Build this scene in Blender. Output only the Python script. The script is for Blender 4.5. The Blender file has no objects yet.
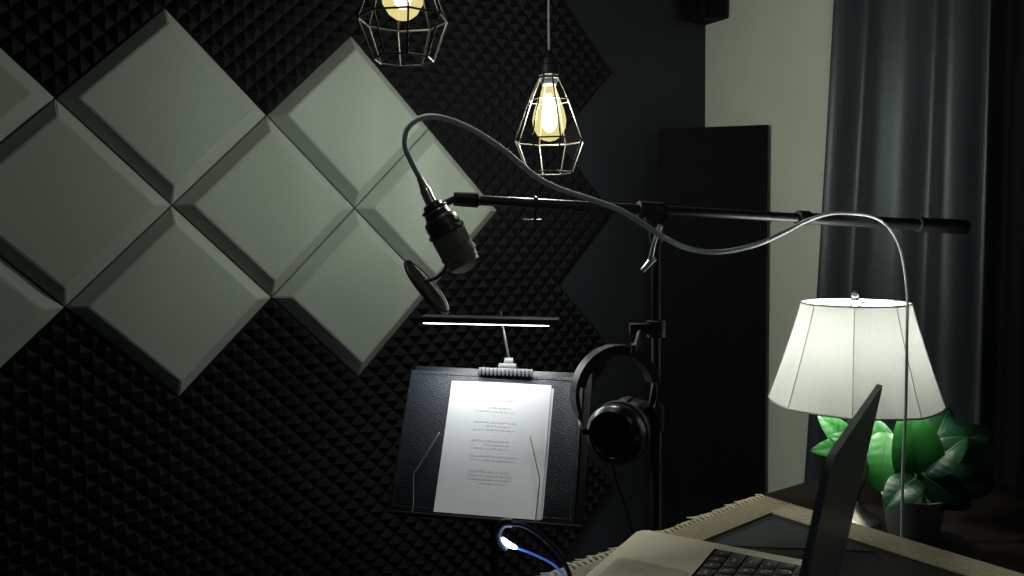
import bpy, bmesh, math, random
from mathutils import Vector, Matrix
random.seed(7)
H=1.15; F=777.8; PI=math.pi; PITCH=.0595; ROLL=.0102
V=Vector
def P(u,v,y):
    X_=(u-512)/F; Y_=-(v-288)/F
    c,s=math.cos(ROLL),math.sin(ROLL)
    X=X_*c+Y_*s; Y=-X_*s+Y_*c
    dx=X; dy=math.cos(PITCH)+Y*math.sin(PITCH); dz=Y*math.cos(PITCH)-math.sin(PITCH)
    k=y/dy
    return V((dx*k,y,H+dz*k))
def PZ(u,v,z):
    q=P(u,v,1.0); k=(z-H)/(q.z-H); return V((q.x*k,q.y*k,z))
def proj(p):
    x,y,z=p[0],p[1],p[2]-H
    d=y*math.cos(PITCH)-z*math.sin(PITCH); up=y*math.sin(PITCH)+z*math.cos(PITCH)
    X=x/d*F; Y=up/d*F; c,s=math.cos(ROLL),math.sin(ROLL)
    return 512+X*c-Y*s, 288-(X*s+Y*c)
sc=bpy.context.scene
sc.view_settings.view_transform='Standard'

# ---------- materials ----------
def mat(name,col,rough=.6,metal=0,var=.12,nscale=60,bump=0,bscale=200,emit=None,estr=0,spec=.5,sheen=0,coat=0):
    m=bpy.data.materials.new(name); m.use_nodes=True
    nt=m.node_tree; b=nt.nodes['Principled BSDF']
    tc=nt.nodes.new('ShaderNodeTexCoord')
    n=nt.nodes.new('ShaderNodeTexNoise'); n.inputs['Scale'].default_value=nscale; n.inputs['Detail'].default_value=4
    nt.links.new(tc.outputs['Object'],n.inputs['Vector'])
    r=nt.nodes.new('ShaderNodeValToRGB')
    r.color_ramp.elements[0].position=.3; r.color_ramp.elements[1].position=.7
    r.color_ramp.elements[0].color=tuple(c*(1-var) for c in col)+(1,)
    r.color_ramp.elements[1].color=tuple(min(1,c*(1+var)) for c in col)+(1,)
    nt.links.new(n.outputs['Fac'],r.inputs['Fac']); nt.links.new(r.outputs['Color'],b.inputs['Base Color'])
    b.inputs['Roughness'].default_value=rough; b.inputs['Metallic'].default_value=metal
    b.inputs['Specular IOR Level'].default_value=spec
    if coat: b.inputs['Coat Weight'].default_value=coat; b.inputs['Coat Roughness'].default_value=.2
    if sheen: b.inputs['Sheen Weight'].default_value=sheen
    if emit: b.inputs['Emission Color'].default_value=(*emit,1); b.inputs['Emission Strength'].default_value=estr
    if bump:
        n2=nt.nodes.new('ShaderNodeTexNoise'); n2.inputs['Scale'].default_value=bscale; n2.inputs['Detail'].default_value=3
        nt.links.new(tc.outputs['Object'],n2.inputs['Vector'])
        bp=nt.nodes.new('ShaderNodeBump'); bp.inputs['Strength'].default_value=bump; bp.inputs['Distance'].default_value=.002
        nt.links.new(n2.outputs['Fac'],bp.inputs['Height']); nt.links.new(bp.outputs['Normal'],b.inputs['Normal'])
    return m
M_foam=mat('foam_charcoal',(.0085,.0092,.0102),.7,bump=.3,bscale=500,spec=.12)
M_panel=mat('panel_fabric',(.30,.34,.305),.9,var=.05,nscale=300,bump=.4,bscale=900,spec=.2)
M_wallc=mat('wall_charcoal',(.016,.020,.026),.6,nscale=8,var=.06,bump=.1,bscale=150)
M_wallr=mat('wall_paint',(.74,.79,.68),.8,nscale=4,var=.03,bump=.1,bscale=200)
M_board=mat('board_black',(.005,.006,.007),.8,bump=.3,bscale=600,spec=.15)
M_floor=mat('floor_dark',(.03,.028,.026),.6,nscale=6,var=.3)
M_ceil=mat('ceiling_paint',(.08,.08,.08),.9)
M_black=mat('black_powder_metal',(.010,.010,.011),.48,metal=.0,bump=.1,bscale=400,spec=.45)
M_gloss=mat('black_gloss_plastic',(.010,.010,.011),.32,spec=.5)
M_rubber=mat('black_rubber',(.010,.010,.010),.65,spec=.3)
M_wire=mat('cage_black_wire',(.030,.026,.018),.45,metal=.3,spec=.4)
M_silver=mat('brushed_silver',(.6,.62,.6),.3,metal=1,nscale=90)
M_cable=mat('grey_cable_sheath',(.56,.60,.62),.75,bump=.3,bscale=700,spec=.2)
M_mic=mat('mic_satin_black',(.055,.058,.054),.40,metal=.2)
M_grille=mat('mic_grille',(.24,.25,.21),.45,metal=.5,bump=1,bscale=1500)
M_leather=mat('black_leather',(.022,.028,.036),.45,bump=.9,bscale=350,spec=.5)
M_paper=mat('paper_white',(.78,.78,.78),.8,var=.02,nscale=10)
M_ink=mat('ink_grey',(.42,.42,.42),.8)
M_curtain=mat('curtain_satin',(.066,.084,.094),.42,metal=.4,var=.10,nscale=120,bump=.3,bscale=500,spec=.7)
M_curtain_shade=mat('curtain_shade_black',(.004,.005,.006),.8,spec=.2)  # black colour stands for shade on the curtain folds
M_gold=mat('laptop_champagne',(.80,.72,.54),.45,metal=.15,var=.02)
M_lid=mat('laptop_lid_grey',(.36,.37,.37),.4,metal=.2,var=.02)
M_glassblk=mat('screen_black_glass',(.005,.005,.006),.12)
M_key=mat('key_black',(.010,.010,.011),.45)
M_legend=mat('key_legend_white',(.8,.8,.8),.6)
M_wood=mat('dark_walnut',(.006,.004,.0035),.55,nscale=12,var=.4,spec=.2)
M_cloth=mat('runner_charcoal',(.016,.018,.019),.9,bump=1,bscale=500)
M_clothg=mat('runner_grey_band',(.05,.055,.055),.9,bump=1,bscale=500)
M_tan=mat('runner_tan_weave',(.66,.59,.42),.9,var=.10,nscale=120,bump=.6,bscale=260)
M_ceram=mat('pot_concrete',(.13,.125,.115),.7,bump=.4,bscale=100)
M_soil=mat('soil',(.03,.02,.012),.95,bump=1,bscale=150)
M_stem=mat('stem_green',(.04,.11,.03),.5)
M_brass=mat('lamp_metal',(.13,.12,.105),.28,metal=.9)
M_pad=mat('ear_pad_leatherette',(.012,.012,.013),.5,bump=.3,bscale=200,spec=.4)
M_leafb=mat('leaf_lit',(.016,.105,.018),.36,var=.25,nscale=10,spec=.35)  # brighter green carries the lamp light on the leaves
M_leafd=mat('leaf_shaded',(.005,.032,.012),.33,var=.3,nscale=10,spec=.35)  # same leaves, shade put into a darker green

def emis(name,col,s,transp=0):
    m=bpy.data.materials.new(name); m.use_nodes=True; nt=m.node_tree
    nt.nodes.clear(); o=nt.nodes.new('ShaderNodeOutputMaterial'); e=nt.nodes.new('ShaderNodeEmission')
    tc=nt.nodes.new('ShaderNodeTexCoord'); n=nt.nodes.new('ShaderNodeTexNoise'); n.inputs['Scale'].default_value=20
    mx=nt.nodes.new('ShaderNodeMixRGB'); mx.inputs[0].default_value=.05; mx.inputs[1].default_value=(*col,1)
    nt.links.new(tc.outputs['Object'],n.inputs['Vector']); nt.links.new(n.outputs['Color'],mx.inputs[2]); nt.links.new(mx.outputs[0],e.inputs[0])
    e.inputs[1].default_value=s
    if transp:
        t=nt.nodes.new('ShaderNodeBsdfTransparent'); a=nt.nodes.new('ShaderNodeMixShader'); a.inputs[0].default_value=transp
        nt.links.new(e.outputs[0],a.inputs[1]); nt.links.new(t.outputs[0],a.inputs[2]); nt.links.new(a.outputs[0],o.inputs[0])
    else: nt.links.new(e.outputs[0],o.inputs[0])
    return m
M_bulb=emis('bulb_glass_glow',(1,.86,.32),2.4,.82)
M_fil=emis('filament_glow',(1,.97,.75),80)
M_filglow=emis('filament_support_glow',(1,.94,.52),6.5,.7)
M_led=emis('led_strip_glow',(.95,1,.98),9)
M_bled=emis('blue_led_glow',(.55,.75,1),16)
def shade_mat():
    m=bpy.data.materials.new('lamp_shade_fabric'); m.use_nodes=True; nt=m.node_tree; nt.nodes.clear()
    o=nt.nodes.new('ShaderNodeOutputMaterial'); d=nt.nodes.new('ShaderNodeBsdfDiffuse'); t=nt.nodes.new('ShaderNodeBsdfTranslucent'); a=nt.nodes.new('ShaderNodeMixShader')
    tc=nt.nodes.new('ShaderNodeTexCoord'); n=nt.nodes.new('ShaderNodeTexNoise'); n.inputs['Scale'].default_value=150
    r=nt.nodes.new('ShaderNodeValToRGB'); r.color_ramp.elements[0].color=(.72,.75,.71,1); r.color_ramp.elements[1].color=(.78,.81,.77,1)
    nt.links.new(tc.outputs['Object'],n.inputs['Vector']); nt.links.new(n.outputs['Fac'],r.inputs['Fac'])
    nt.links.new(r.outputs[0],d.inputs[0]); nt.links.new(r.outputs[0],t.inputs[0]); a.inputs[0].default_value=.088
    nt.links.new(d.outputs[0],a.inputs[1]); nt.links.new(t.outputs[0],a.inputs[2]); nt.links.new(a.outputs[0],o.inputs[0])
    return m
M_shade=shade_mat()
M_trim=mat('shade_trim',(.60,.60,.55),.8)

# ---------- mesh helpers ----------
COL=bpy.context.scene.collection
def finish(bm,name,mats,origin=V((0,0,0)),smooth=None):
    bmesh.ops.recalc_face_normals(bm,faces=bm.faces)
    bmesh.ops.translate(bm,verts=bm.verts,vec=-V(origin))
    me=bpy.data.meshes.new(name); bm.to_mesh(me); bm.free()
    for m in (mats if isinstance(mats,(list,tuple)) else [mats]): me.materials.append(m)
    if smooth:
        for p in me.polygons: p.use_smooth=True
        me.set_sharp_from_angle(angle=math.radians(smooth))
    return me
def top(name,label,cat,loc,mesh=None,group=None,kind=None):
    o=bpy.data.objects.new(name,mesh); o.location=loc; COL.objects.link(o)
    if kind=='structure': o['kind']=kind
    else:
        o['label']=label; o['category']=cat
        if kind: o['kind']=kind
    if group: o['group']=group
    if mesh is None: o.empty_display_size=.05
    return o
def root(o):
    while o.parent: o=o.parent
    return o
def part(parent,name,bm,mats,smooth=None,label=None,kind=None):
    me=finish(bm,name,mats,root(parent).location,smooth)
    o=bpy.data.objects.new(name,me); COL.objects.link(o); o.parent=parent
    if label:o['label']=label
    if kind:o['kind']=kind
    return o
def frame(ax):
    ax=V(ax).normalized(); r=V((0,0,1)) if abs(ax.z)<.9 else V((1,0,0))
    x=ax.cross(r).normalized(); y=ax.cross(x).normalized(); return x,y,ax
def tube(bm,pts,r,seg=8,closed=False,mi=0):
    pts=[V(p) for p in pts]; n=len(pts); rs=r if isinstance(r,(list,tuple)) else [r]*n
    rings=[]; prev=None
    for i,p in enumerate(pts):
        if closed: t=(pts[(i+1)%n]-pts[i-1])
        else: t=pts[min(i+1,n-1)]-pts[max(i-1,0)]
        t.normalize()
        if prev is None: x,_,_=frame(t)
        else: x=(prev-t*prev.dot(t)).normalized()
        prev=x; y=t.cross(x)
        rings.append([bm.verts.new(p+(x*math.cos(a)+y*math.sin(a))*rs[i]) for a in [2*PI*k/seg for k in range(seg)]])
    m=n if closed else n-1
    for i in range(m):
        A=rings[i];B=rings[(i+1)%n]
        off=0
        if closed and i==n-1:
            off=min(range(seg),key=lambda o:(A[0].co-B[o].co).length)
        for k in range(seg):
            f=bm.faces.new((A[k],A[(k+1)%seg],B[(k+1+off)%seg],B[(k+off)%seg])); f.material_index=mi
    if not closed:
        for R in (rings[0],rings[-1]): 
            f=bm.faces.new(R); f.material_index=mi
def lathe(bm,o,ax,prof,seg=32,mi=0):
    x,y,a=frame(ax); o=V(o); rings=[]
    for t,r in prof:
        if r<1e-6: rings.append([bm.verts.new(o+a*t)])
        else: rings.append([bm.verts.new(o+a*t+(x*math.cos(q)+y*math.sin(q))*r) for q in [2*PI*k/seg for k in range(seg)]])
    for A,B in zip(rings,rings[1:]):
        for k in range(seg):
            k2=(k+1)%seg
            if len(A)==1 and len(B)==1: continue
            if len(A)==1: f=bm.faces.new((A[0],B[k2],B[k]))
            elif len(B)==1: f=bm.faces.new((A[k],A[k2],B[0]))
            else: f=bm.faces.new((A[k],A[k2],B[k2],B[k]))
            f.material_index=mi
    for R in (rings[0],rings[-1]):
        if len(R)>1: bm.faces.new(R).material_index=mi
def obox(bm,o,ax,lo,hi,mi=0,bev=0):
    X,Y,Z=[V(a) for a in ax]; o=V(o); vs=[]
    for i in range(8):
        c=[(lo,hi)[(i>>k)&1][k] for k in range(3)]
        vs.append(bm.verts.new(o+X*c[0]+Y*c[1]+Z*c[2]))
    fs=[]
    for q in ((0,1,3,2),(4,6,7,5),(0,4,5,1),(2,3,7,6),(0,2,6,4),(1,5,7,3)):
        f=bm.faces.new([vs[k] for k in q]); f.material_index=mi; fs.append(f)
    if bev:
        es=list({e for f in fs for e in f.edges})
        bmesh.ops.bevel(bm,geom=es,offset=bev,segments=2,affect='EDGES',profile=.5)
WX=(V((1,0,0)),V((0,1,0)),V((0,0,1)))
def cr(pts,n=8):
    pts=[V(p) for p in pts]; out=[]
    for i in range(len(pts)-1):
        a=pts[max(i-1,0)];b=pts[i];c=pts[i+1];d=pts[min(i+2,len(pts)-1)]
        for k in range(n):
            t=k/n
            out.append(.5*((2*b)+(c-a)*t+(2*a-5*b+4*c-d)*t*t+(3*b-a-3*c+d)*t**3))
    out.append(pts[-1]); return out
def rrect(o,X,Y,w,h,r,n=5):
    pts=[]
    for cx,cy,a0 in ((w-r,h-r,0),(r,h-r,90),(r,r,180),(w-r,r,270)):
        for k in range(n+1):
            a=math.radians(a0+90*k/n); pts.append(V(o)+X*(cx+r*math.cos(a))+Y*(cy+r*math.sin(a)))
    return pts
def prism(bm,pts,d,mi=0):
    A=[bm.verts.new(p) for p in pts];B=[bm.verts.new(p+d) for p in pts]
    bm.faces.new(A).material_index=mi; bm.faces.new(B).material_index=mi
    for k in range(len(A)):
        k2=(k+1)%len(A); bm.faces.new((A[k],A[k2],B[k2],B[k])).material_index=mi

# ---------- room ----------
AW=.9774; D=V((math.sin(AW),math.cos(AW),0)); N=V((D.y,-D.x,0)); UP=V((0,0,1))
O=V((-.7644,1.7528,H+.0884)); hd=.2155; TS=hd*math.sqrt(2)
CN=O+D*1.736; CN.z=0
R2=V((D.y,-D.x,0)); N2=V((-D.x,-D.y,0))
bm=bmesh.new(); obox(bm,CN,(-D,UP,-N),(-.1,0,0),(3.4,2.4,.1)); top('wall_left','','',CN,finish(bm,'wall_left',M_wallc,CN),kind='structure')
bm=bmesh.new(); obox(bm,CN,(R2,UP,-N2),(0,0,0),(3.6,2.4,.1)); top('wall_right','','',CN,finish(bm,'wall_right',M_wallr,CN),kind='structure')
for nm,z0,z1,m in (('floor',-.1,0,M_floor),('ceiling',2.4,2.5,M_ceil)):
    bm=bmesh.new(); obox(bm,CN,(-D,R2,UP),(-.1,-.1,z0),(3.4,3.6,z1)); top(nm,'','',CN,finish(bm,nm,m,CN),kind='structure')

# ---------- tiles ----------
XA=(D+UP).normalized(); YA=(-D+UP).normalized()
rotm=Matrix((XA,YA,N)).transposed().to_4x4()
def tile_mesh():
    bm=bmesh.new(); a=TS/2-.0006; n=9; st=2*a/n; bz=.016; hz=.034
    base=[[bm.verts.new((-a+i*st,-a+j*st,bz)) for j in range(n+1)] for i in range(n+1)]
    for i in range(n):
        for j in range(n):
            c=bm.verts.new((-a+(i+.5)*st,-a+(j+.5)*st,hz)); q=[base[i][j],base[i+1][j],base[i+1][j+1],base[i][j+1]]
            for k in range(4): bm.faces.new((q[k],q[(k+1)%4],c))
    ring=[base[i][0] for i in range(n+1)]+[base[n][j] for j in range(1,n+1)]+[base[i][n] for i in range(n-1,-1,-1)]+[base[0][j] for j in range(n-1,0,-1)]
    L=[bm.verts.new((v.co.x,v.co.y,0)) for v in ring]
    for k in range(len(ring)): bm.faces.new((ring[k],L[k],L[(k+1)%len(L)],ring[(k+1)%len(L)]))
    bm.faces.new(L)
    return bm
me_foam=finish(tile_mesh(),'foam_tile',M_foam)
bm=bmesh.new(); a=TS/2-.0012; b=a-.028
lv=[[bm.verts.new((sx*w,sy*w,z)) for sx,sy in ((-1,-1),(1,-1),(1,1),(-1,1))] for w,z in ((a,0),(a,.018),(b,.048))]
for A,B in zip(lv,lv[1:]):
    for k in range(4): bm.faces.new((A[k],A[(k+1)%4],B[(k+1)%4],B[k]))
bm.faces.new(lv[-1]); bm.faces.new(lv[0])
bmesh.ops.bevel(bm,geom=[e for e in bm.edges if all(v.co.z>.01 for v in e.verts)],offset=.002,segments=3,affect='EDGES')
me_gray=finish(bm,'acoustic_panel',M_panel)
GR={(0,1),(-1,0),(1,0),(2,1),(0,-1),(2,-1),(3,0),(-2,1),(-2,-1),(-3,0)}
for s in range(-4,6):
    for t in range(-5,5):
        if (s+t)%2==0: continue
        c=O+D*s*hd+UP*t*hd+N*.001
        if proj(c+UP*hd)[1]>640 or proj(c-UP*hd)[1]<-130: continue
        if proj(c+D*hd)[0]<-60: continue
        g=(s,t) in GR
        me=me_gray if g else me_foam
        if c.z-hd<0.003:
            bm=bmesh.new(); bm.from_mesh(me); mw=Matrix.Translation(c)@rotm; inv=mw.inverted()
            pn=(inv.to_3x3()@V((0,0,1))).normalized()
            bmesh.ops.bisect_plane(bm,geom=bm.verts[:]+bm.edges[:]+bm.faces[:],plane_co=inv@V((c.x,c.y,.003)),plane_no=pn,clear_inner=True)
            me=bpy.data.meshes.new('foam_tile_cut'); bm.to_mesh(me); bm.free(); me.materials.append(M_foam)
        o=top('acoustic_panel' if g else 'foam_tile',
              'light grey fabric acoustic panel with sloping edges mounted as a diamond' if g else 'charcoal pyramid acoustic foam tile mounted as a diamond',
              'acoustic panel' if g else 'acoustic foam',c,me,'grey acoustic panels on the wall' if g else 'pyramid foam tiles on the wall')
        o.matrix_world=Matrix.Translation(c)@rotm

# corner board
A_=O+D*1.496; A_.z=0; B_=CN+R2*.250
X=(B_-A_).normalized(); Y=V((-X.y,X.x,0)); L=(B_-A_).length
A2=A_-Y*.03+X*.012
bm=bmesh.new(); obox(bm,A2,(X,Y,UP),(0,-.012,0),(L-.006,.012,1.51),bev=.003)
top('sound_absorber_board','tall black fabric absorber board standing across the room corner','acoustic panel',A2,finish(bm,'sound_absorber_board',M_board,A2))
cf=CN+V((0,0,1.885)); bm=bmesh.new()
nn=9
outl=[N*.002+N2*.002,-D*.12+N*.002+N2*.002]
for i in range(nn):
    t=(i+.5)/nn; q=(-D*.12)*(1-t)+(R2*.10)*t; nrm=(N+N2).normalized()
    outl.append(q+nrm*(.03 if i%2==0 else .012))
outl.append(R2*.10+N*.002+N2*.002)
prism(bm,[cf+p for p in outl],UP*.5)
top('corner_bass_trap','black ridged foam bass trap wedged into the corner','acoustic foam',cf,finish(bm,'corner_bass_trap',M_foam,cf))

# ---------- curtain ----------
def curtain(n0,n1,name,label,m,amp,flare,folds):
    bm=bmesh.new(); NU=260; NZ=24; g=[]
    for i in range(NU+1):
        t=i/NU; col=[]
        for j in range(NZ+1):
            z=.03+(2.30-.03)*j/NZ
            k=(1-z/2.3)
            s=n0+(n1-n0)*t - flare*(1-t)*k**1.3
            ph=folds*2*PI*(t+.05*math.sin(5*t+1.0)+.012*math.sin(9*t)*k)+.8
            off=.065+amp*(math.sin(ph)*(.8+.2*math.sin(3.1*t*PI+.5))+.12*math.sin(2*ph+1+k))*(1-.1*k)
            col.append(bm.verts.new(CN+R2*s+N2*off+UP*z))
        g.append(col)
    for i in range(NU):
        for j in range(NZ): bm.faces.new((g[i][j],g[i+1][j],g[i+1][j+1],g[i][j+1]))
    o=CN+R2*n0
    ob=top(name,label,'curtain',o,finish(bm,name,m,o,180))
    md=ob.modifiers.new('t','SOLIDIFY'); md.thickness=.002
    return ob
curtain(.565,.945,'curtain','blue-grey satin blackout curtain hanging in soft vertical folds',M_curtain,.030,.12,2.7)
curtain(.955,1.7,'curtain','shaded folds of the blue-grey curtain, shade put in as black colour',M_curtain_shade,.02,0,7)  # shade at the curtain's right end, built as a black panel
bm=bmesh.new(); tube(bm,[CN+R2*.4+N2*.075+UP*2.33,CN+R2*1.8+N2*.075+UP*2.33],.012,12)
for q in (.42,1.1,1.78): tube(bm,[CN+R2*q+N2*.001+UP*2.33,CN+R2*q+N2*.075+UP*2.33],.006,8)
o=CN+R2*.4+UP*2.33; top('curtain_rod','black metal curtain rod fixed to the wall','curtain rod',o,finish(bm,'curtain_rod',M_black,o,40))

# ---------- pendants ----------
def pendant_parts(base):
    e=top('pendant_lamp','black wire cage pendant lamp with glowing filament bulb','pendant lamp',base,group='cage pendant lamps')
    b=V(base)
    bm=bmesh.new(); tube(bm,[b+V((0,0,.055)),V((b.x,b.y,2.385))],.0022,8); part(e,'cord',bm,M_cable)
    bm=bmesh.new(); lathe(bm,V((b.x,b.y,2.398)),(0,0,-1),[(0,.04),(.012,.04),(.02,.03),(.024,.006)],24); part(e,'ceiling_canopy',bm,M_black,35)
    bm=bmesh.new(); lathe(bm,b+V((0,0,.058)),(0,0,-1),[(0,.004),(.004,.009),(.012,.011),(.016,.017),(.03,.019),(.032,.022),(.05,.022),(.052,.019),(.066,.017),(.07,.015)],24); part(e,'socket',bm,M_black,35)
    bm=bmesh.new(); w=.0018; n=8
    Z=[(0.008,.0225),(0.0,.0225),(-.045,.044),(-.128,.075),(-.194,.050)]
    cor=[[b+V((r*math.cos(2*PI*k/n+.25),r*math.sin(2*PI*k/n+.25),z)) for k in range(n)] for z,r in Z]
    for ri,ring in enumerate(cor):
        for k in range(n): tube(bm,[ring[k],ring[(k+1)%n]],w if ri!=2 else w*.7,6)
    for k in range(n):
        for q in range(4): tube(bm,[cor[q][k],cor[q+1][k]],w,6)
    part(e,'cage',bm,M_wire,60)
    bm=bmesh.new(); lathe(bm,b+V((0,0,-.006)),(0,0,-1),[(0,.0125),(.012,.014),(.035,.023),(.06,.032),(.078,.0355),(.095,.034),(.112,.024),(.12,.013),(.123,0)],28); bl=part(e,'bulb',bm,M_bulb,60)
    bm=bmesh.new(); lathe(bm,b+V((0,0,-.030)),(0,0,-1),[(0,.005),(.010,.009),(.030,.014),(.055,.017),(.072,.013),(.080,.005)],20); q=part(e,'inner_glass',bm,M_filglow,60); q.parent=bl
    bm=bmesh.new(); pts=[]
    for k in range(8):
        a0=2*PI*k/8;a1=2*PI*(k+.5)/8
        pts+= [b+V((.006*math.cos(a0),.006*math.sin(a0),-.042)),b+V((.012*math.cos(a1),.012*math.sin(a1),-.095))]
    tube(bm,pts,.0013,5); f=part(e,'filament',bm,M_fil); f.parent=bl
    return e
p2=P(549,79,1.64); pendant_parts(p2)
pp=P(403,20,1.33); p1=V((pp.x,pp.y,pp.z+.128)); pendant_parts(p1)
p3_fill=V((.62,.30,1.95)); pendant_parts(p3_fill)  # unseen extra pendant, added as fill for the foreground
def plight(name,loc,e,col,r=.02):
    l=bpy.data.lights.new(name,'POINT'); l.energy=e; l.color=col; l.shadow_soft_size=r
    o=bpy.data.objects.new(name,l); o.location=loc; COL.objects.link(o); return o
plight('pendant_light',p2+V((0,0,-.07)),20,(.96,1,.88))
plight('pendant_light',p1+V((0,0,-.07)),2.0,(.96,1,.88))
plight('pendant_light',p3_fill+V((0,0,-.07)),2.8,(.94,1,.94))  # fill light of the added pendant

# ---------- boom stand ----------
TL=P(455,199,1.35); TR=P(965,227,1.635); bd=(TR-TL).normalized()
def onb(u):
    lo,hi=0,1
    for _ in range(40):
        m=(lo+hi)/2
        if proj(TL.lerp(TR,m))[0]<u: lo=m
        else: hi=m
    return TL.lerp(TR,lo)
PV=onb(656); base=V((PV.x,PV.y+.0,0))
st=top('microphone_boom_stand','black metal boom stand holding the microphone','microphone stand',base)
bm=bmesh.new(); tube(bm,[base+UP*.10,base+UP*.82],.0105,16); tube(bm,[base+UP*.82,base+UP*(PV.z-.02)],.0085,16)
part(st,'pole',bm,M_black,40)
bm=bmesh.new(); lathe(bm,base+UP*.79,(0,0,1),[(0,.012),(.004,.0155),(.045,.0155),(.05,.012)],20); part(st,'height_clutch',bm,M_rubber,40)
bm=bmesh.new(); lathe(bm,base+UP*.06,(0,0,1),[(0,.012),(0.0,.02),(.06,.02),(.065,.012)],20)
for k in range(3):
    a=k*2*PI/3+.3; d=V((math.cos(a),math.sin(a),0)); tube(bm,[base+UP*.10+d*.015,base+UP*.012+d*.27],.006,10)
part(st,'tripod_base',bm,M_black,40)
bm=bmesh.new(); tube(bm,[TL,onb(808)],.0090,14); tube(bm,[onb(800),TR],.0115,14)
bo=part(st,'boom_arm',bm,M_black,40)
bm=bmesh.new()
lathe(bm,TL-bd*.002,bd,[(0,.006),(.001,.0120),(.042,.0132),(.045,.009)],18)
g=part(st,'boom_grip',bm,M_rubber,40); g.parent=bo
bm=bmesh.new(); s0=onb(917); lathe(bm,s0,bd,[(0,.0118),(.002,.0150),((TR-s0).length,.0152),((TR-s0).length+.002,.011)],18)
g=part(st,'counterweight',bm,M_rubber,40); g.parent=bo
bm=bmesh.new(); s0=onb(797); lathe(bm,s0,bd,[(0,.009),(.001,.0145),(.026,.0145),(.028,.0115)],18); g=part(st,'boom_collar',bm,M_rubber,40); g.parent=bo
bm=bmesh.new(); s0=onb(638); lathe(bm,s0,bd,[(0,.009),(.001,.015),(.050,.015),(.052,.009)],20)
fw=V((0,-1,0)); lathe(bm,PV+UP*-.012+V((0,.02,0)),fw,[(0,.017),(.001,.020),(.034,.020),(.036,.014)],24)
lathe(bm,PV-UP*.060,UP,[(0,.012),(.045,.015)],20)
cl=part(st,'pivot_clutch',bm,M_black,40)
bm=bmesh.new(); q0=P(660,226,1.41); q1=P(650,262,1.41); tube(bm,[q0,q0.lerp(q1,.5)+V((-.003,-.004,0)),q1],[.005,.0035,.005],10)
tube(bm,[q1+V((-.014,0,-.016)),q1,q1+V((.010,0,.006))],[.005,.006,.004],10)
tube(bm,[q0+V((0,.035,0)),q0],.004,10); lv_=part(st,'clutch_lever',bm,M_silver,40,label='silver wing lever'); lv_.parent=cl
cc=onb(535)
bm=bmesh.new(); x,y,a=frame(bd); tube(bm,[cc+(x*math.cos(t)+y*math.sin(t))*.011 for t in [2*PI*k/16 for k in range(16)]],.0024,6,closed=True)
tube(bm,[cc-UP*.01,cc-UP*.032],.003,8); tube(bm,[cc-UP*.03+V((-.02,0,0)),cc-UP*.03+V((.012,0,0))],.0022,8)
g=part(st,'mic_clip',bm,M_black,40); g.parent=bo
hk=P(645,329,1.45)
bm=bmesh.new(); lathe(bm,V((base.x,base.y,hk.z-.016)),UP,[(0,.01),(.001,.018),(.031,.018),(.032,.01)],20)
obox(bm,V((base.x,base.y,hk.z)),WX,(-.05,-.012,-.009),(-.012,.008,.011),bev=.002)
tube(bm,[V((base.x-.030,base.y-.005,hk.z)),V((base.x-.05,base.y-.065,hk.z-.030)),V((base.x-.055,base.y-.086,hk.z-.030)),V((base.x-.056,base.y-.09,hk.z-.016))],.005,10)
part(st,'headphone_hook',bm,M_black,40)

# ---------- microphone ----------
MA=P(431,203,1.30); MB=P(468,271,1.30); md_=(MB-MA).normalized(); ML=(MB-MA).length
mi=top('microphone','black large diaphragm condenser microphone hanging from the boom','microphone',MA)
k=ML/.137
SL=.96
def sl_(pr): return [(t,r*SL) for t,r in pr]
bm=bmesh.new(); lathe(bm,MA,md_,sl_([(0,.011),(.003,.017),(.012,.018),(.014,.021),(.026,.024),(.030,.029),(.034,.0305),(.045,.0308),(.046,.0295),(.048,.0295),(.049,.031),(.060*k,.0315),(.062*k,.029)]),36); part(mi,'body',bm,M_mic,35)
bm=bmesh.new(); lathe(bm,MA+md_*.014,md_,sl_([(0,.0205),(.0005,.0225),(.003,.0225),(.0035,.021)]),36);part(mi,'trim_ring',bm,M_silver,35,label='thin silver ring')
bm=bmesh.new(); lathe(bm,MA+md_*.062*k,md_,sl_([(0,.029),(.002,.0318),(.036*k,.0316),(.037*k,.0330),(.043*k,.0330),(.044*k,.0312),(.062*k,.028),(.070*k,.020),(.074*k,.009),(.075*k,0)]),36); part(mi,'grille',bm,M_grille,35,label='olive-grey metal mesh grille')
bm=bmesh.new(); obox(bm,MA+md_*.054,(md_,frame(md_)[0],frame(md_)[1]),(-.004,-.003,-.0335*SL),(.004,.003,.0335*SL)); part(mi,'switch',bm,M_silver)
C0=P(421,181,1.30)
bm=bmesh.new(); cd=(C0-MA).normalized(); lathe(bm,MA+md_*.001,cd,[(0,.0095),(.024,.0095),(.025,.0085),(.027,.0085),(.029,.0075),(.045,.0055),(.05,.004)],20)
part(mi,'cable_connector',bm,M_silver,35,label='silver plug')
bm=bmesh.new(); tube(bm,[TL,P(446,203,1.33),P(437,212,1.315)],.006,10)
x,y,a=frame(md_); cc=MA+md_*.012
tube(bm,[cc+(x*math.cos(t)+y*math.sin(t))*.020 for t in [2*PI*q/24 for q in range(24)]],.003,8,closed=True)
part(mi,'swivel_mount',bm,M_black,40)
pc=P(427,287,1.25); a1=(P(447,312,1.25)-P(406,262,1.25)).normalized()
vd=(pc-V((0,0,H))).normalized()
nrm=a1.cross(vd).normalized()
nrm=(nrm*math.cos(math.radians(13))-vd*math.sin(math.radians(13))).normalized(); a1=(a1-nrm*a1.dot(nrm)).normalized(); a2=nrm.cross(a1).normalized()
pf=top('pop_filter','small round dark grey mesh pop filter clipped below the microphone','pop filter',pc)
bm=bmesh.new(); tube(bm,[pc+(a1*math.cos(t)+a2*math.sin(t))*.051 for t in [2*PI*q/48 for q in range(48)]],.0035,8,closed=True); part(pf,'rim',bm,M_black,60)
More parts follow.
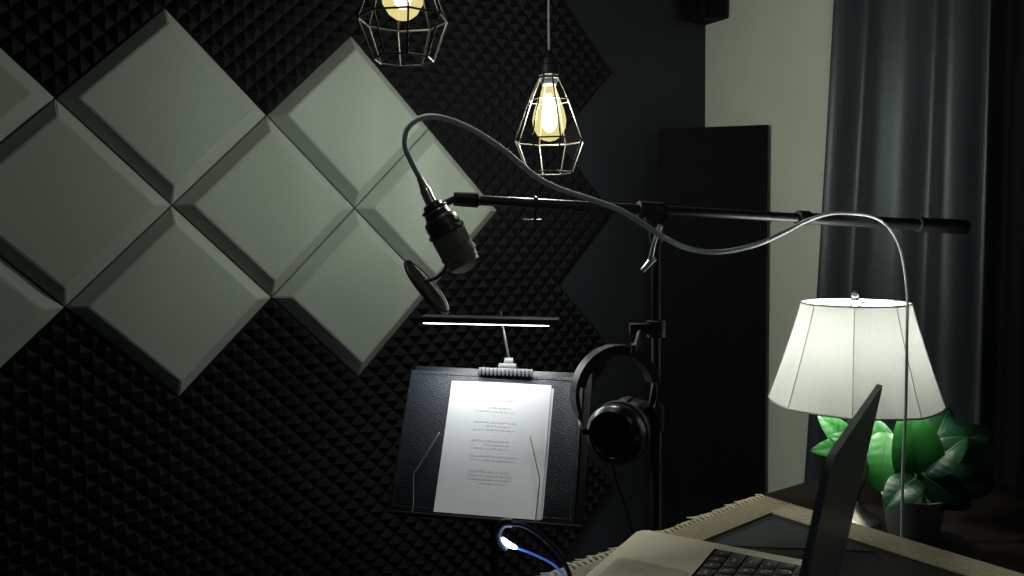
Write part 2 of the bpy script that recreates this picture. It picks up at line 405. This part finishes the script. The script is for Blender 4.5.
bm=bmesh.new(); lathe(bm,pc-nrm*.0015,nrm,[(0,.050),(.003,.050)],48); part(pf,'mesh_disc',bm,mat('pop_mesh',(.045,.048,.043),.6,metal=.2,bump=1,bscale=900),30)
bm=bmesh.new(); tube(bm,cr([pc+a1*(-.01),P(436,278,1.26),P(444,271,1.26),P(447,262,1.265)],5),.0028,8); part(pf,'bracket',bm,M_black,40)

# mic cable
cp=[(421,180,1.30),(412,163,1.30),(405,145,1.30),(409,127,1.30),(425,117,1.30),(447,119,1.31),(475,131,1.32),(505,151,1.33),(535,176,1.34),(560,189,1.345),(590,199,1.35),(620,210,1.355),(645,225,1.36),(665,238,1.37),(690,249,1.40),(720,252,1.42),(755,245,1.45),(783,233,1.475),(804,222,1.50),(826,214.5,1.535),(848,213.5,1.55),(868,215.5,1.555),(883,222,1.55),(894,235,1.51),(902,255,1.45),(907,290,1.36),(907,330,1.29),(906,400,1.26),(903,470,1.26),(902,540,1.26)]
pts=[P(*q) for q in cp]; e=pts[-1].copy(); pts+= [V((e.x+.01,e.y+.01,.25)),V((e.x+.02,e.y+.03,.03)),V((e.x+.05,e.y-.2,.008)),V((e.x-.1,e.y-.4,.008))]
def crad(i):
    if i<120: return .0048
    if i<150: return .0048-(i-120)*.00004
    return max(.0024,.0036-(i-150)*.00003)
bm=bmesh.new(); cpts=cr(pts,8); tube(bm,cpts,[crad(i) for i in range(len(cpts))],10); o=pts[0]
top('microphone_cable','grey braided microphone cable looping over the boom arm','cable',o,finish(bm,'microphone_cable',M_cable,o,60))

# ---------- headphones ----------
hy=1.39
hc=P(616,392,hy); hp=top('headphones','black studio headphones hanging from the stand hook','headphones',P(616,347,hy))
px=hy/F
hx=V((math.cos(.35),math.sin(.35),0)); hz=UP
def hpnt(a,r=1.0,off=0): return hc+hx*(43*px*r*math.cos(a)/math.cos(.35)+0)+hz*(46*px*r*math.sin(a))
def band(bm,a0,a1,r,hw,th,n=30):
    rings=[]; w=V((-hx.y,hx.x,0))
    for i in range(n+1):
        a=a0+(a1-a0)*i/n; p=hpnt(a,r); q=hpnt(a,r+th/(45*px))
        rings.append([bm.verts.new(p-w*hw),bm.verts.new(p+w*hw),bm.verts.new(q+w*hw),bm.verts.new(q-w*hw)])
    for A,B in zip(rings,rings[1:]):
        for k in range(4): bm.faces.new((A[k],A[(k+1)%4],B[(k+1)%4],B[k]))
    bm.faces.new(rings[0]);bm.faces.new(rings[-1])
bm=bmesh.new(); band(bm,math.radians(-24),math.radians(204),.96,.012,.007)
bmesh.ops.bevel(bm,geom=[e for e in bm.edges if e.calc_face_angle(0)>1],offset=.002,segments=2,affect='EDGES')
part(hp,'headband',bm,M_pad,50)
bm=bmesh.new(); band(bm,math.radians(12),math.radians(168),.83,.013,.010)
bmesh.ops.bevel(bm,geom=[e for e in bm.edges if e.calc_face_angle(0)>1],offset=.0035,segments=3,affect='EDGES')
part(hp,'headband_pad',bm,M_pad,60)
def cup(center,face,rad):
    f=V(face).normalized()
    bm=bmesh.new(); lathe(bm,center,f,[(-.014,rad*.9),(-.008,rad),(.008,rad),(.014,rad*.95),(.020,rad*.82),(.0205,rad*.74),(.018,rad*.70),(.018,rad*.45),(.022,rad*.42),(.024,0)],36)
    c=part(hp,'ear_cup',bm,M_gloss,30)
    bm=bmesh.new(); lathe(bm,center-f*.014,-f,[(0,rad*.85),(.002,rad*1.02),(.010,rad*1.05),(.020,rad*.98),(.024,rad*.8),(.018,rad*.6),(.004,rad*.55)],36); q=part(hp,'ear_pad',bm,M_pad,40); q.parent=c
    return c
c1=P(616,434,hy-.02); c2=P(637,426,hy+.045)
cup(c1,(-.50,-.86,.0),.054); cup(c2,(.75,-.50,-.05),.050)
bm=bmesh.new(); L0=hpnt(math.radians(204),.98); tube(bm,cr([hpnt(math.radians(172),1.0),L0,P(580,418,hy),P(583,430,hy-.03),c1+V((-.046,.012,.0))],5),.0055,8)
part(hp,'yoke',bm,M_gloss,40)
bm=bmesh.new(); R0=hpnt(math.radians(-24),.98); tube(bm,cr([hpnt(math.radians(8),1.0),R0,P(658,418,hy+.05),P(658,424,hy+.05),c2+V((.02,.0,.0))],5),.0055,8)
part(hp,'yoke',bm,M_gloss,40)
bm=bmesh.new(); q=P(612,464,hy-.02); tube(bm,cr([q+V((0,0,.006)),P(618,485,hy),P(627,510,hy),P(634,540,hy),P(640,580,hy),V((.24,hy,.02)),V((.2,hy-.1,.006)),V((.0,hy-.2,.006))],8),.0021,8)
part(hp,'headphone_cord',bm,M_rubber,40)

# ---------- music stand ----------
ya=math.radians(11); ti=math.radians(29)
MR=V((math.cos(ya),-math.sin(ya),-.022)).normalized(); MBk=V((math.sin(ya),math.cos(ya),0)); MU=MBk*math.sin(ti)+UP*math.cos(ti); MF=MR.cross(MU).normalized()
MU=MF.cross(MR).normalized()
if MU.z<0: MU=-MU
if MF.y>0: MF=-MF
M0=P(484,513,1.46); AX=(MR,MU,MF)
mb=V((M0.x,M0.y,0))+MBk*.09
ms=top('music_stand','black folding music stand with tilted desk','music stand',mb)
bm=bmesh.new(); obox(bm,M0,AX,(-.184,-.012,-.010),(.190,.292,-.004),bev=.002); obox(bm,M0,AX,(-.184,-.016,-.010),(.190,-.011,.020),bev=.001); part(ms,'desk',bm,M_black,40)
bm=bmesh.new(); pk=M0+MU*.12-MF*.014; tube(bm,[mb+UP*.08,V((mb.x,mb.y,pk.z-.03))],.009,14); tube(bm,[V((mb.x,mb.y,pk.z-.05)),pk],.006,12); part(ms,'pole',bm,M_black,40)
bm=bmesh.new(); lathe(bm,mb+UP*.05,(0,0,1),[(0,.018),(.06,.018)],16)
for k in range(3):
    a=k*2*PI/3+.9; d=V((math.cos(a),math.sin(a),0)); tube(bm,[mb+UP*.09+d*.012,mb+UP*.010+d*.24],.005,8)
part(ms,'tripod_base',bm,M_black,40)
def mp(r,u,f=.012): return M0+MR*r+MU*u+MF*f
bm=bmesh.new(); tube(bm,[mp(-.108,.148,.010),mp(-.1085,.144,.012),mp(-.146,.062,.014),mp(-.1465,.058,.014),mp(-.138,.004,.014),mp(-.138,-.012,.014)],.0013,6)
part(ms,'page_retainer',bm,M_silver,40,label='thin silver wire page retainer')
bm=bmesh.new(); tube(bm,[mp(.078,.150,.014),mp(.0785,.146,.015),mp(.104,.068,.018),mp(.1045,.062,.018),mp(.103,.004,.018),mp(.103,-.012,.018)],.0013,6)
part(ms,'page_retainer',bm,M_silver,40,label='thin silver wire page retainer')
fo=M0-MF*.003
fd=top('folder','black leather folder lying open on the music stand','folder',fo)
bm=bmesh.new(); obox(bm,M0,AX,(-.190,-.008,-.003),(.174,.280,.004),bev=.0025); part(fd,'cover',bm,M_leather,40)
bm=bmesh.new()
st_=[mp(-.182,0,.0044),mp(.166,0,.0044),mp(.166,.272,.0044),mp(-.182,.272,.0044)]
tube(bm,st_,.0006,5,closed=True)
part(fd,'stitching',bm,M_clothg)
def sheet(r0,r1,u0,u1,f,sk,nm):
    bm=bmesh.new(); g=[]
    for i in range(9):
        col=[]
        for j in range(9):
            a=i/8;b=j/8; r=r0+(r1-r0)*a+sk*b; u=u0+(u1-u0)*b
            ff=f+.0025*math.sin(a*PI)*b
            col.append(bm.verts.new(mp(r,u,ff)))
        g.append(col)
    for i in range(8):
        for j in range(8): bm.faces.new((g[i][j],g[i+1][j],g[i+1][j+1],g[i][j+1]))
    return bm
pe=top('script_page','white typed script page resting on the leather folder','paper',mp(0,0,.006))
part(pe,'sheet',sheet(-.098,.110,-.006,.259,.0062,.000,''),M_paper,80)
bm=bmesh.new(); u=.228; random.seed(3)
rows=0; has=False
while u>.05:
    rows+=1
    if rows in(1,2): w0,w1=-.015+.003*rows,.035
    elif rows in (3,6,7,11,12,16,19,20):
        if has: part(pe,'typed_text',bm,M_ink,label='faint grey typed screenplay lines'); bm=bmesh.new(); has=False
        u-=.0075; continue
    elif rows%5==4: w0,w1=-.015,.035
    else: w0,w1=-.040,.055-random.random()*.02
    r=w0
    while r<w1:
        wl=random.uniform(.003,.010)
        a=(r+.098)/.208; b=(u+.006)/.265; f=.0062+.0025*math.sin(a*PI)*b+.0006
        obox(bm,M0,AX,(r,u,f),(min(r+wl,w1),u+.0008,f+.0001)); r+=wl+.003; has=True
    u-=.0075
if has: part(pe,'typed_text',bm,M_ink,label='faint grey typed screenplay lines')
pe2=top('script_page','second white script page lying under the top page','paper',mp(0,0,.005))
part(pe2,'sheet',sheet(-.092,.114,-.004,.253,.0048,.001,''),M_paper,80)
lb=M0+MU*.292+MR*.016
sl=top('music_stand_light','slim black LED bar light clipped onto the music stand','clip light',lb)
bm=bmesh.new(); obox(bm,lb,AX,(-.060,-.016,.006),(.054,-.002,.012),bev=.002)
for k in range(14): 
    r=-.058+k*.0083; obox(bm,lb,AX,(r,-.020,.0115),(r+.0045,-.004,.0145),bev=.0008)
obox(bm,lb,AX,(-.02,-.004,-.012),(.018,.010,.010),bev=.003); obox(bm,lb,AX,(-.010,.008,-.008),(.010,.024,.006),bev=.003)
part(sl,'clip',bm,mat('clip_grey',(.045,.048,.048),.45,metal=.2),40,label='grey toothed spring clip')
t0=lb+MU*.02; t1=P(502,322,t0.y+.0)
bm=bmesh.new(); tube(bm,cr([t0,t0.lerp(t1,.5),t1,t1+V((-.003,0,.022))],5),.0028,10); part(sl,'stem',bm,M_silver,40)
b0=P(421,320,t1.y-.02); b1=P(559,323,t1.y-.05); bx=(b1-b0).normalized(); by=V((-bx.y,bx.x,0)).normalized(); bz=bx.cross(by)
bm=bmesh.new(); BL=(b1-b0).length
obox(bm,b0,(bx,by,bz),(0,-.018,-.004),(BL,.030,.009),bev=.003); part(sl,'light_bar',bm,M_black,40)
bm=bmesh.new(); obox(bm,b0,(bx,by,bz),(.008,-.0145,-.0058),(BL*.93,.010,-.0038)); part(sl,'led_strip',bm,M_led)
l=bpy.data.lights.new('stand_light','AREA'); l.shape='RECTANGLE'; l.size=BL*.9; l.size_y=.02; l.energy=1.0; l.color=(.93,.98,1)
lo=bpy.data.objects.new('stand_light',l); c=(b0+b1)/2+V((0,-.005,-.010)); lo.location=c; COL.objects.link(lo)
tgt=(M0+MU*.08); lo.rotation_euler=(tgt-c).to_track_quat('-Z','Y').to_euler()

# ---------- table + runner ----------
TZ=.7505
TC=PZ(766,497,TZ); q=PZ(1020,574,TZ); E2=(q-TC).normalized(); E1=(PZ(600,560,TZ)-TC).normalized(); TC.z=0
tb=top('table','dark wooden table covered with a woven runner','table',TC)
bm=bmesh.new(); obox(bm,TC,(E1,E2,UP),(.012,.012,.715),(1.1,.78,.745),bev=.003); part(tb,'table_top',bm,M_wood,40)
for a,b in ((.06,.06),(1.05,.06),(.06,.73),(1.05,.73)):
    bm=bmesh.new(); obox(bm,TC+E1*a+E2*b,(E1,E2,UP),(-.025,-.025,0),(.025,.025,.715),bev=.003); part(tb,'leg',bm,M_wood,40)
ro=TC+UP*.7455
rn=top('table_runner','charcoal woven runner with tan border and fringe on the table','table runner',ro)
RA=(E1,E2,UP); z0,z1=.7455,.7495
bm=bmesh.new(); obox(bm,TC,RA,(.050,.045,z0),(1.08,.75,z1)); part(rn,'runner_cloth',bm,M_cloth)
bm=bmesh.new(); prism(bm,[TC+E1*a+E2*b+UP*z0 for a,b in ((0,0),(1.08,0),(1.08,.045),(.055,.045),(.055,.75),(0,.75))],UP*.0055)
for i in range(9):
    o_=.003+i*.0052
    tube(bm,[TC+E1*(.0)+E2*o_+UP*(z0+.0055),TC+E1*1.08+E2*o_+UP*(z0+.0055)],.0018,6)
    tube(bm,[TC+E1*(.003+i*.006)+E2*.045+UP*(z0+.0055),TC+E1*(.003+i*.006)+E2*.75+UP*(z0+.0055)],.0018,6)
part(rn,'woven_border',bm,M_tan,label='tan woven border')
bm=bmesh.new(); 
prism(bm,[TC+UP*(z1)+E1*a+E2*b for a,b in ((.07,.06),(.22,.06),(.07,.21))],UP*.0012); part(rn,'grey_motif',bm,M_clothg,label='grey triangular motif')
bm=bmesh.new(); random.seed(5)
for i in range(110):
    b=i*.0098; 
    o_=TC+UP*(z0+.002)+E1*b
    for k in range(3):
        j=V((random.uniform(-.004,.004),random.uniform(-.004,.004),0)); q=o_-E2*(.010)+j*.4; r=o_-E2*(.018+random.random()*.010)+j*2-UP*random.uniform(0,.010)
        tube(bm,[o_+E2*.004,q+UP*.002,q.lerp(r,.5)+UP*.001,r],[.0014,.0030,.0016,.0010],5)
part(rn,'fringe',bm,M_tan,60,label='knotted tan fringe',kind='stuff')

# ---------- laptop ----------
LZ=.7545
LF=PZ(838,578,LZ); LW=V((-.516,-.857,0)).normalized(); LD=V((.857,-.516,0)).normalized()
lw,ld=.345,.245
lp=top('laptop','open champagne laptop with black keys on the table runner','laptop',LF)
bm=bmesh.new(); prism(bm,rrect(LF-LD*ld,LW,LD,lw,ld,.012),UP*.0135)
bmesh.ops.bevel(bm,geom=[e for e in bm.edges if abs(e.verts[0].co.z-e.verts[1].co.z)<1e-5],offset=.0015,segments=2,affect='EDGES'); base_=part(lp,'base',bm,M_gold,40)
zt=LZ+.0135
ko=LF+LW*.022-LD*.022; ko.z=zt
bm=bmesh.new(); obox(bm,ko,(LW,-LD,UP),(-.003,-.003,-.0005),(.288,.118,.0004)); kb=part(lp,'keyboard',bm,M_glassblk); kb.parent=base_
rowsK=[['esc']+['F%d'%i for i in range(1,13)]+[''],list('`1234567890-=')+['delete'],['tab']+list('QWERTYUIOP[]\\'),['caps']+list("ASDFGHJKL;'")+['return'],['shift']+list('ZXCVBNM,./')+['shift'],['fn','ctrl','alt','cmd','','cmd','alt','<','>']]
wid=[[1.5]+[1]*12+[1],[1]*13+[1.5],[1.5]+[1]*13,[1.8]+[1]*11+[1.7],[2.35]+[1]*10+[2.15],[1,1,1,1.25,5.25,1.25,1,1.35,1.4]]
pit=.0196
txts=[]
bmk=bmesh.new()
for j,(ks,ws) in enumerate(zip(rowsK,wid)):
    x_=0
    for kx,wk in zip(ks,ws):
        obox(bmk,ko,(LW,-LD,UP),(x_*pit+.001,j*.0192+.001,.0002),((x_+wk)*pit-.0015,(j+1)*.0192-.0015,.0018),bev=.0006)
        if kx: txts.append((kx,x_*pit+wk*pit/2,j*.0192+.0098,.0056 if len(kx)==1 else .0038))
        x_+=wk
kk=part(lp,'keys',bmk,M_key,40); kk.parent=kb
me_all=bmesh.new()
rk=Matrix((LW,LD,UP)).transposed().to_4x4()
for s,xx,yy,sz in txts:
    cu=bpy.data.curves.new('tmp','FONT'); cu.body=s; cu.size=sz*1.5; cu.align_x='CENTER'; cu.align_y='CENTER'; cu.resolution_u=2
    ob=bpy.data.objects.new('tmp',cu); COL.objects.link(ob); bpy.context.view_layer.update()
    me=bpy.data.meshes.new_from_object(ob.evaluated_get(bpy.context.evaluated_depsgraph_get()))
    me.transform(Matrix.Translation(ko+LW*xx-LD*yy+UP*.0020)@rk); me_all.from_mesh(me)
    bpy.data.objects.remove(ob); bpy.data.meshes.remove(me); bpy.data.curves.remove(cu)
lg=part(lp,'key_legends',me_all,M_legend); lg.parent=kb
bm=bmesh.new(); prism(bm,rrect(LF+LW*.10-LD*.232+UP*(zt-LZ-.0002),LW,LD,.145,.088,.005),UP*.0006); q=part(lp,'trackpad',bm,mat('trackpad',(.70,.63,.48),.3,metal=.25)); q.parent=base_
al=math.radians(10.5); LU=LD*math.sin(al)+UP*math.cos(al); LN=LD*math.cos(al)-UP*math.sin(al)
h0=LF+UP*.0135+LD*-.002
bm=bmesh.new(); prism(bm,rrect(h0,LW,LU,lw,.224,.012,8),LN*.0055)
bmesh.ops.bevel(bm,geom=[e for e in bm.edges if abs((e.verts[0].co-e.verts[1].co).dot(LN))<1e-5],offset=.001,segments=2,affect='EDGES'); ldp=part(lp,'lid',bm,M_lid,40,label='grey metal lid')
bm=bmesh.new(); prism(bm,rrect(h0+LW*.004+LU*.012-LN*.0009,LW,LU,lw-.008,.208,.009,8),LN*.0012); q=part(lp,'screen',bm,M_glassblk); q.parent=ldp
bm=bmesh.new(); tube(bm,[LF+LW*.03+UP*.0145,LF+LW*(lw-.03)+UP*.0145],.005,10); part(lp,'hinge',bm,M_rubber,40)

# ---------- gooseneck blue led ----------
gb=V((.052,.862,.7535))
gn=top('gooseneck_lamp','small flexible gooseneck lamp with blue-white LED head','desk lamp',gb)
bm=bmesh.new(); lathe(bm,gb,UP,[(0,.018),(.006,.018),(.009,.013),(.012,.006)],24); part(gn,'base',bm,M_black,40)
bm=bmesh.new(); nk=[gb+UP*.01,P(570,577,.86),P(560,556,.86),P(543,538,.855),P(524,526,.85),P(508,524,.85)]; tube(bm,cr(nk,8),.0026,10); part(gn,'neck',bm,M_rubber,40)
bm=bmesh.new(); hpz=[P(512,523,.85),P(503,524,.85),P(498,532,.85),P(500,541,.85),P(507,548,.85)]; tube(bm,cr(hpz,5),.0052,12); part(gn,'lamp_head',bm,M_black,40)
bm=bmesh.new(); tube(bm,cr([P(502,538,.843),P(508,544,.843),P(517,548,.843)],4),[.0012,.002,.0026,.003,.0032,.003,.0026,.002,.0012],10); part(gn,'led',bm,M_bled,40)
bm=bmesh.new(); tube(bm,cr([P(517,548,.845),P(535,555,.85),P(555,566,.855),P(570,584,.86)],6),.0013,8); part(gn,'led_glow_streak',bm,mat('blue_reflection',(.05,.15,.5),.4,emit=(.12,.3,1),estr=.25),40,label='thin streak of reflected blue LED light made as a glowing tube')  # blue LED light reflection shaped as a thin glowing tube
plight('blue_led_light',P(512,552,.84),.08,(.3,.5,1),.006)

# ---------- side table ----------
SH=.578
so=CN+R2*1.1+N2*.45
sd=top('side_table','low dark walnut side table under the lamp and plant','side table',so)
SA=(R2,N2,UP)
bm=bmesh.new(); obox(bm,so,SA,(-.33,-.30,SH-.03),(.35,.33,SH),bev=.003); part(sd,'table_top',bm,M_wood,40)
for a,b in ((-.29,-.26),(.31,-.26),(-.29,.29),(.31,.29)):
    bm=bmesh.new(); obox(bm,so+R2*a+N2*b,SA,(-.02,-.02,0),(.02,.02,SH-.03),bev=.002); part(sd,'leg',bm,M_wood,40)

# ---------- table lamp ----------
lc=P(855,303,1.5); lx,ly=lc.x,lc.y; zT=lc.z; zB=P(855,402,1.5).z
lo_=V((lx,ly,SH)); tl=top('table_lamp','table lamp with white bell shade glowing above a turned metal base','table lamp',lo_)
bm=bmesh.new(); hh=zB-SH
sq=(hh-.03)/.22
lathe(bm,lo_,UP,[(0,.060),(.006,.060),(.010,.056),(.024,.052),(.030,.042),(.036,.030)]+[(.03+(a)*sq*.95,r) for a,r in [(.022,.018),(.035,.012),(.05,.017),(.075,.026),(.10,.030),(.12,.026),(.14,.015),(.155,.011),(.17,.014),(.18,.011),(.20,.008)]]+[(hh+.02,.008)],32); part(tl,'base',bm,M_brass,40)
bm=bmesh.new(); NS=8; K=14; rt,rb=.098,.157
rot=.36
def rp(t,k,q,off=0):
    r=rt+(rb-rt)*(t**1.10)+off; z=zT+(zB-zT)*t
    a0=2*PI*k/NS+rot;a1=2*PI*(k+1)/NS+rot;s=q/6
    p=V((math.cos(a0),math.sin(a0),0))*(1-s)+V((math.cos(a1),math.sin(a1),0))*s
    p*=1+.045*math.sin(PI*s); return V((lx+p.x*r,ly+p.y*r,z))
rings=[[bm.verts.new(rp(j/K,k,q)) for k in range(NS) for q in range(6)] for j in range(K+1)]
for A,B in zip(rings,rings[1:]):
    n=len(A)
    for k in range(n): bm.faces.new((A[k],A[(k+1)%n],B[(k+1)%n],B[k]))
sh=part(tl,'lamp_shade',bm,M_shade)
bm=bmesh.new()
for t in (0,1): tube(bm,[rp(t,k,q,.001) for k in range(NS) for q in range(6)],.0020,6,closed=True)
for k in range(NS): tube(bm,[rp(j/14,k,0,.001) for j in range(15)],.0008,5)
q=part(tl,'shade_trim',bm,M_trim,60); q.parent=sh
bm=bmesh.new(); tube(bm,[V((lx,ly,zB)),V((lx,ly,zB+.05))],.010,12)
for s in (-1,1): tube(bm,cr([V((lx,ly,zB)),V((lx+s*.05,ly,zB+.06)),V((lx+s*.05,ly,zB+.13)),V((lx,ly,zT+.004))],6),.0018,6)
for k in range(3): 
    a=k*2*PI/3; tube(bm,[V((lx,ly,zT+.001)),V((lx+.094*math.cos(a),ly+.094*math.sin(a),zT-.001))],.0015,6)
part(tl,'harp',bm,M_brass,40)
bm=bmesh.new(); lathe(bm,V((lx,ly,zT)),UP,[(0,.008),(.006,.009),(.010,.004),(.014,.007),(.02,.006),(.025,0)],16); part(tl,'finial',bm,M_silver,40)
bm=bmesh.new(); lathe(bm,V((lx,ly,zB+.04)),UP,[(0,.012),(.02,.014),(.045,.028),(.065,.030),(.085,.022),(.095,0)],20); part(tl,'bulb',bm,emis('lamp_bulb_glow',(1,.96,.85),4,.6),60)
plight('table_lamp_light',V((lx,ly,zT-.085)),8.0,(1,1,.93),.025)

# ---------- plant ----------
pb=P(912,560,1.45); pb.z=SH; 
pl=top('potted_plant','leafy green houseplant with broad glossy leaves in a concrete pot','potted plant',pb)
bm=bmesh.new(); lathe(bm,pb,UP,[(0,.040),(.004,.043),(.076,.054),(.085,.056),(.085,.050),(.07,.048),(.01,.034)],32); part(pl,'pot',bm,M_ceram,40)
bm=bmesh.new(); lathe(bm,pb+UP*.064,UP,[(0,.046),(.004,.043),(.008,.02),(.009,0)],24); part(pl,'soil',bm,M_soil,60)
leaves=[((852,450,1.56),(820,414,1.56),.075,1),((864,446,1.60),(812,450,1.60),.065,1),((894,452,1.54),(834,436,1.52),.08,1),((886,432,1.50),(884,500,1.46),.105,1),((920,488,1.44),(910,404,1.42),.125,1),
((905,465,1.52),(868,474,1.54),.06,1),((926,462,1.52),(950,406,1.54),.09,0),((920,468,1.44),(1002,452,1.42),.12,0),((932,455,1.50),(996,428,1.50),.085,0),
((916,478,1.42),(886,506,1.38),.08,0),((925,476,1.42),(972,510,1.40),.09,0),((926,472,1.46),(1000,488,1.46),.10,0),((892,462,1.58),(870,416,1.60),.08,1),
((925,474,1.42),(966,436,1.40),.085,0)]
bmS=bmesh.new(); bmB=bmesh.new(); bmD=bmesh.new()
cam=V((0,0,H)); rt0=pb+UP*.068
for a,b,w,br in leaves:
    A=P(*a);B=P(*b); ax=(B-A); Ln=ax.length; t_=ax.normalized()
    nr=((cam-A).normalized()*1.0+UP*.15+V((random.uniform(-.35,.35),0,random.uniform(-.2,.2)))); nr=(nr-t_*nr.dot(t_)).normalized(); sd_=t_.cross(nr)
    bm=bmB if br else bmD; g=[]
    for i in range(29):
        s=i/28; wd=w*.5*(s**.55)*((1-s)**.75)*1.75
        c_=A+ax*s+nr*(math.sin(PI*s)*Ln*.08)-nr*(s**3*Ln*.10)
        row=[]
        for j in range(-6,7):
            q=j/6; row.append(bm.verts.new(c_+sd_*wd*q-t_*(abs(q)*wd*.10)+nr*(abs(q)**.8*wd*.22-abs(q)**3*wd*.12+.00045*math.sin(s*46-abs(q)*7)*min(1,abs(q)*4))))
        g.append(row)
    for i in range(28):
        for j in range(12): bm.faces.new((g[i][j],g[i+1][j],g[i+1][j+1],g[i][j+1]))
    mid=rt0.lerp(A,.5)+V((0,0,.03)); tube(bmS,cr([rt0+V((random.uniform(-.02,.02),random.uniform(-.02,.02),0)),mid,A],6),.0022,6)
    tube(bmS,[A+ax*s+nr*(math.sin(PI*s)*Ln*.08-s**3*Ln*.10+.0006) for s in [q/10 for q in range(11)]],[.0013-.0001*q for q in range(11)],5)
part(pl,'stems',bmS,M_stem,60); part(pl,'lit_leaves',bmB,M_leafb,60,label='glossy green leaves with lamp light in their colour'); part(pl,'shaded_leaves',bmD,M_leafd,60,label='glossy green leaves with shade in their colour')

# ---------- world, camera ----------
w=bpy.data.worlds.new('world'); bpy.context.scene.world=w; w.use_nodes=True
w.node_tree.nodes['Background'].inputs[0].default_value=(.45,.65,.9,1); w.node_tree.nodes['Background'].inputs[1].default_value=.015
cd_=bpy.data.cameras.new('camera'); cd_.sensor_width=36; cd_.lens=F/1024*36; cd_.clip_start=.02
co_=bpy.data.objects.new('camera',cd_); COL.objects.link(co_)
co_.matrix_world=Matrix.Translation((0,0,H))@Matrix.Rotation(PI/2-PITCH,4,'X')@Matrix.Rotation(-ROLL,4,'Z')
bpy.context.scene.camera=co_
